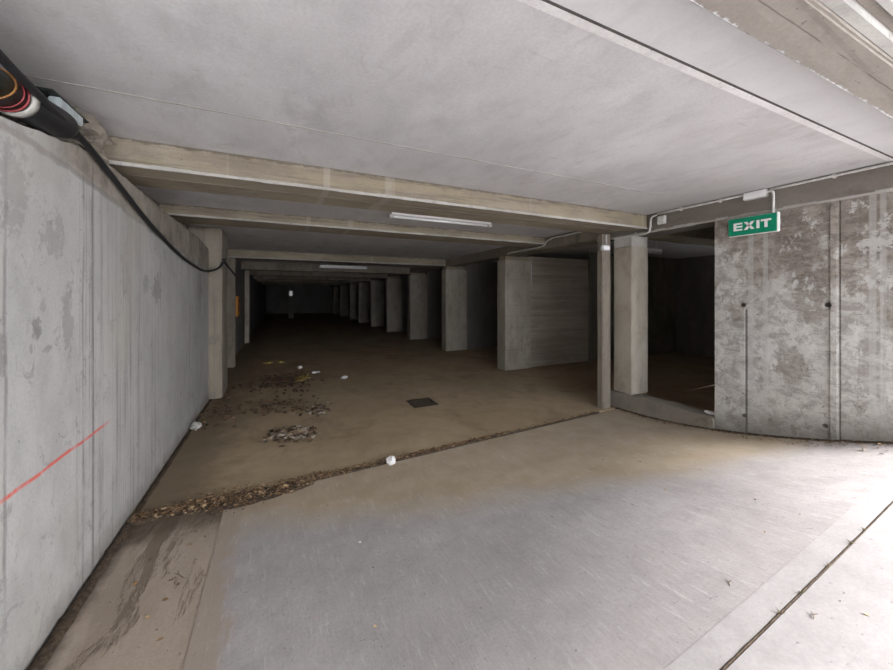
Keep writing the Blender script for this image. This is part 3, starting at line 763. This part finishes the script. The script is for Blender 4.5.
g = [[bm.verts.new((-.14 + .28 * i / 6, -.2 + .4 * j / 6, .02 + .09 * abs(math.sin(i * .9 + j * .35)) * (i / 6))) for i in range(7)] for j in range(7)]
for j in range(6):
    for i in range(6): bm.faces.new((g[j][i], g[j][i + 1], g[j + 1][i + 1], g[j + 1][i]))
r = bmesh.ops.extrude_face_region(bm, geom=list(bm.faces))
for v in [q for q in r['geom'] if isinstance(q, bmesh.types.BMVert)]: v.co.z -= .012
tag(obj('yellow_card', bm, M['card'], loc=(p.x, p.y, 0)), 'torn sheet of yellow card on the dark leaf heap', 'litter')

LEAFM = [M['leaf%d' % i] for i in range(5)]
def add_leaf(bm, c, s, rz, tilt, roll, mi):
    # curled leaf blade: 2 x 4 grid with a fold along the midrib
    shape = [(-1, 0), (-.55, .42), (0, .55), (.55, .36), (1, .02)]
    ca, sa = math.cos(rz), math.sin(rz)
    def P(u, v):
        z = -abs(v) * -.35 + .22 * u * u * tilt
        w = v * math.cos(roll) ; z2 = z + v * math.sin(roll)
        return Vector((c.x + s * (u * ca - w * sa), c.y + s * (u * sa + w * ca), c.z + s * z2 + .004))
    mid = [bm.verts.new(P(u, 0)) for u, _ in shape]
    for sgn in (1, -1):
        ed = [bm.verts.new(P(u, sgn * w)) for u, w in shape]
        for i in range(4):
            f = bm.faces.new((mid[i], mid[i + 1], ed[i + 1], ed[i])); f.material_index = mi
# bed of soil along the joint
def drift_w(x):
    if x < -.75: return .055
    if x < .30: return .055 + .09 * math.sin(min(1, (x + .75) / 1.0) * math.pi) ** .8
    return max(.018, .045 - .009 * (x - .3))
bm = bmesh.new(); prev = None
n = 220
for k in range(n + 1):
    x = -1.02 + 5.3 * k / n; w = drift_w(x); yc = joint_y(x) + (-.05 if -.5 < x < .3 else 0)
    row = []
    for j in range(7):
        v = -1 + 2 * j / 6
        hgt = (1 - v * v) * (.035 if x < .3 else .018) * (0.7 + .6 * mnoise.noise(Vector((x * 9, v * 3, 1))))
        yy = yc + v * (w + .012 * mnoise.noise(Vector((x * 12, v, 4))))
        row.append(bm.verts.new((x, yy, max(0, ramp_z(x, yy)) + (hgt if abs(v) < 1 else -.03))))
    if prev:
        for j in range(6): bm.faces.new((prev[j], row[j], row[j + 1], prev[j + 1]))
    prev = row
o = obj('soil_drift', bm, M['soil'], smooth=True); o['kind'] = 'stuff'
tag(o, 'dark soil filling the long joint across the floor', 'soil')
def drift_point():
    while True:
        u = random.random()
        x = random.uniform(-1.0, .45) if u < .62 else random.uniform(.3, 2.6) if u < .9 else random.uniform(1.5, 4.25)
        w = drift_w(x)
        y = joint_y(x) + (-.05 if -.5 < x < .3 else 0) + random.gauss(0, .55) * w
        return Vector((x, y, ramp_z(x, y) + .012 + random.uniform(0, .03 if x < .4 else .012)))
bm = bmesh.new()
for k in range(3000):
    p = drift_point()
    add_leaf(bm, p, random.uniform(.007, .017), random.uniform(0, 6.3), random.uniform(-1, 1.5), random.uniform(-.7, .7), random.choices(range(5), (4, 5, 2, 6, 3))[0])
o = obj('leaf_litter', bm, LEAFM); o['kind'] = 'stuff'
tag(o, 'drift of small broken brown leaves along the floor joint', 'leaves')
# larger leaves, each its own thing
protos = []
for k in range(5):
    bm = bmesh.new(); add_leaf(bm, Vector((0, 0, 0)), 1.0, 0, random.uniform(.3, 1.5), random.uniform(-.25, .25), 0)
    me = bpy.data.meshes.new('dry_leaf'); bm.to_mesh(me); bm.free(); me.materials.append(LEAFM[k]); protos.append(me)
def leaf(p, s, label, group):
    o = bpy.data.objects.new('dry_leaf', random.choice(protos)); COL.objects.link(o)
    o.location = p; o.rotation_euler = (random.uniform(-.3, .3), random.uniform(-.3, .3), random.uniform(0, 6.3)); o.scale = (s, s, s)
    return tag(o, label, 'leaf', group)
for k in range(130):
    p = drift_point(); p.z += .012
    leaf(p, random.uniform(.015, .026), 'dry brown leaf in the drift along the floor joint', 'leaves in the joint')
def heap(px, py, rx, ry, n, mats, label, seed):
    c = on_ground(px, py); rnd = random.Random(seed)
    bm = bmesh.new()
    for k in range(n):
        p = Vector((c.x + rnd.gauss(0, .5) * rx, c.y + rnd.gauss(0, .5) * ry, 0.004 + rnd.random() * .02))
        if rnd.random() < .6:
            add_leaf(bm, p, rnd.uniform(.02, .055), rnd.uniform(0, 6.3), rnd.uniform(-1, 2), rnd.uniform(-.8, .8), rnd.choice(mats))
        else:
            v0 = len(bm.verts); r_ = rnd.uniform(.012, .04)
            q = bmesh.ops.create_icosphere(bm, subdivisions=1, radius=r_)
            mi = rnd.choice(mats)
            for v in q['verts']:
                v.co = Vector((v.co.x * rnd.uniform(.7, 1.2), v.co.y, v.co.z * .6)) + p
            for f in set(f for v in q['verts'] for f in v.link_faces): f.material_index = mi
    o = obj('litter_heap', bm, LEAFM + [M['soil'], M['rubble'], M['paper']]); o['kind'] = 'stuff'
    return tag(o, label, 'litter')
heap(285, 382, .55, .8, 420, [1, 3, 3, 5, 5, 5], 'dark heap of leaves and dirt under the yellow card', 1)
heap(290, 436, .24, .24, 300, [4, 6, 6, 4, 3, 5], 'heap of pale rubble and dirt on the brown floor, nearest to the leafy joint', 2)
heap(316, 410, .22, .3, 70, [3, 5, 6, 1], 'small patch of dirt and rubble right of the middle of the litter', 3)
heap(280, 407, .5, .45, 110, [1, 3, 3, 5], 'scattered dark leaf crumbs behind the pale rubble heap', 4)
heap(225, 410, .3, .9, 60, [3, 5, 1], 'scattered dirt crumbs on the garage floor near the left wall', 5)
heap(800, 437, .12, .06, 1, [3], 'brown leaf crumbs at the foot of the stained wall', 6)
# crumbs at the foot of the exit wall
bm = bmesh.new(); rnd = random.Random(12)
for k in range(420):
    y = rnd.uniform(.95, 3.9); x = XR - .03 - abs(rnd.gauss(0, .07)) * (1.6 if y < 2.2 else 1)
    add_leaf(bm, Vector((x, y, ramp_z(x, y) + .004)), rnd.uniform(.007, .017), rnd.uniform(0, 6.3), rnd.uniform(-1, 1.5), rnd.uniform(-.6, .6), rnd.choice([0, 1, 3, 3, 4, 5]))
bpy.data.objects.remove(bpy.data.objects['litter_heap.005'])
o = obj('leaf_litter', bm, LEAFM + [M['soil']]); o['kind'] = 'stuff'
tag(o, 'brown leaf crumbs along the foot of the stained wall and curb', 'leaves')
# dirt strip in the seams: left wall foot, curb foot, kerb crack
def seam(pts, w, h, label, seed, m='soil', cat='soil'):
    bm = bmesh.new(); prev = None; P = smooth_path(pts, 30)
    for i, p in enumerate(P):
        d = (P[min(i + 1, len(P) - 1)] - P[max(i - 1, 0)]); d.z = 0; d.normalize(); nrm = Vector((-d.y, d.x, 0))
        row = []
        for j in range(5):
            v = -1 + j / 2
            q = p + nrm * v * w * (1 + .6 * mnoise.noise(Vector((i * .37, seed, 0))))
            zz = max(ramp_z(q.x, q.y), 0)
            row.append(bm.verts.new((q.x, q.y, zz + (h * (1 - v * v) * (.6 + .8 * abs(mnoise.noise(Vector((i * .6, j, seed))))) if abs(v) < 1 else -.02))))
        if prev:
            for j in range(4): bm.faces.new((prev[j], row[j], row[j + 1], prev[j + 1]))
        prev = row
    o = obj('soil_seam', bm, M[m], smooth=True); o['kind'] = 'stuff'
    return tag(o, label, cat)
seam([(XL + .035, 1.2, 0), (XL + .035, 2.4, 0), (XL + .03, 3.4, 0)], .04, .03, 'dark dirt in the seam between left wall and muddy gutter', 1)
seam([(XL + .03, 3.6, 0), (XL + .03, 5, 0), (XL + .03, 7, 0)], .03, .02, 'dark dirt along the left wall inside the garage', 2)
seam([(XR - .04, 3.8, 0), (XR - .035, 3.0, 0), (XR - .02, 2.4, 0), (XR - .015, 1.6, 0), (XR - .015, .9, 0)], .028, .022, 'dark dirt in the seam under the curb and stained wall', 3)
seam([(0.5, .825, 0), (2.0, .827, 0), (3.5, .822, 0), (5.5, .825, 0)], .006, .006, 'dark dirt filling the crack in the pale kerb strip', 4)
# weeds in the crack
for k, (px, py) in enumerate(((775, 612), (795, 592), (826, 567), (853, 546), (868, 532))):
    c = on_ground(px, py); c.y = .825; c.z = ramp_z(c.x, c.y)
    bm = bmesh.new()
    for q in range(9):
        a = random.uniform(0, 6.3); L = random.uniform(.010, .024)
        tube(bm, [Vector((0, 0, -.005)), Vector((math.cos(a) * L * .3, math.sin(a) * L * .3, L * .5)), Vector((math.cos(a) * L * .8, math.sin(a) * L * .8, L * .7))], [.0025, .002, .0008], 5)
    tag(obj('weed_tuft', bm, M['weed'], loc=c), 'tiny dry weed tuft growing from the crack in the pale kerb strip', 'weed', 'weeds in the kerb crack')
# single leaves, crumbs and twigs on the near slab
for (px, py) in ((538, 530), (525, 516), (552, 517), (373, 568), (375, 627), (460, 478), (640, 462), (603, 460), (765, 533), (745, 560), (667, 618), (632, 505), (608, 498), (665, 490), (755, 500), (800, 515), (841, 602), (868, 616), (700, 470), (590, 470), (410, 482), (316, 620), (309, 515), (327, 506), (290, 512)):
    p = on_ground(px, py); p.z += .003
    leaf(p, random.uniform(.008, .015), 'tiny dry leaf crumb lying loose on the near grey slab', 'loose crumbs on the slab')
for (px, py) in ((150, 560), (142, 566), (172, 580), (178, 585), (165, 600), (196, 532), (205, 537), (190, 545), (135, 585), (148, 618), (195, 527), (160, 640)):
    p = on_ground(px, py); p.z += .002
    leaf(p, random.uniform(.012, .022), 'small dark leaf in the muddy gutter beside the left wall', 'leaves in the gutter')
for (px, py, L, lab) in ((730, 584, .05, 'thin twig on the sunlit slab near the pale kerb strip'), (815, 617, .045, 'small forked twig on the slab below the kerb crack'), (180, 575, .09, 'dark twig lying in the muddy gutter')):
    c = on_ground(px, py); c.z += .004; a = random.uniform(0, 6)
    bm = tube(bmesh.new(), [Vector((-L / 2, 0, 0)), Vector((0, .006, .004)), Vector((L / 2, -.004, .002))], [.0022, .002, .0012], 6)
    tube(bm, [Vector((0, .006, .004)), Vector((L * .3, .018, .005))], [.0018, .001], 6)
    o = obj('twig', bm, M['twig'], loc=c); o.rotation_euler.z = a; tag(o, lab, 'twig')


# ------------------------------------------------------------------ light
w = bpy.data.worlds.new('sky'); S.world = w; w.use_nodes = True
nt = w.node_tree; bg = nt.nodes['Background']
tc = nt.nodes.new('ShaderNodeTexCoord'); nz = nt.nodes.new('ShaderNodeTexNoise'); nz.inputs['Scale'].default_value = 2.0
nt.links.new(tc.outputs['Generated'], nz.inputs['Vector'])
rmp = nt.nodes.new('ShaderNodeValToRGB')
rmp.color_ramp.elements[0].color = (0.86, 0.91, 1.0, 1); rmp.color_ramp.elements[1].color = (1.0, 1.0, 1.0, 1)
rmp.color_ramp.elements[0].position = .35; rmp.color_ramp.elements[1].position = .65
nt.links.new(nz.outputs['Fac'], rmp.inputs['Fac']); nt.links.new(rmp.outputs['Color'], bg.inputs['Color'])
bg.inputs['Strength'].default_value = 4.6
sd = bpy.data.lights.new('sun', 'SUN'); sd.energy = 9.5; sd.angle = math.radians(24); sd.color = (1, .97, .95)
so = bpy.data.objects.new('sun', sd); COL.objects.link(so)
dirv = Vector((-.25, .72, -.85))     # direction the light travels
so.rotation_euler = dirv.to_track_quat('-Z', 'Y').to_euler()
so.location = (6, -6, 9)

S.view_settings.view_transform = 'Standard'; S.view_settings.look = 'None'
S.view_settings.gamma = 1.0; S.view_settings.use_curve_mapping = False
S.view_settings.exposure = 1.22
S.cycles.use_denoising = True
S.cycles.max_bounces = 16; S.cycles.diffuse_bounces = 12
S.cycles.sample_clamp_indirect = 0
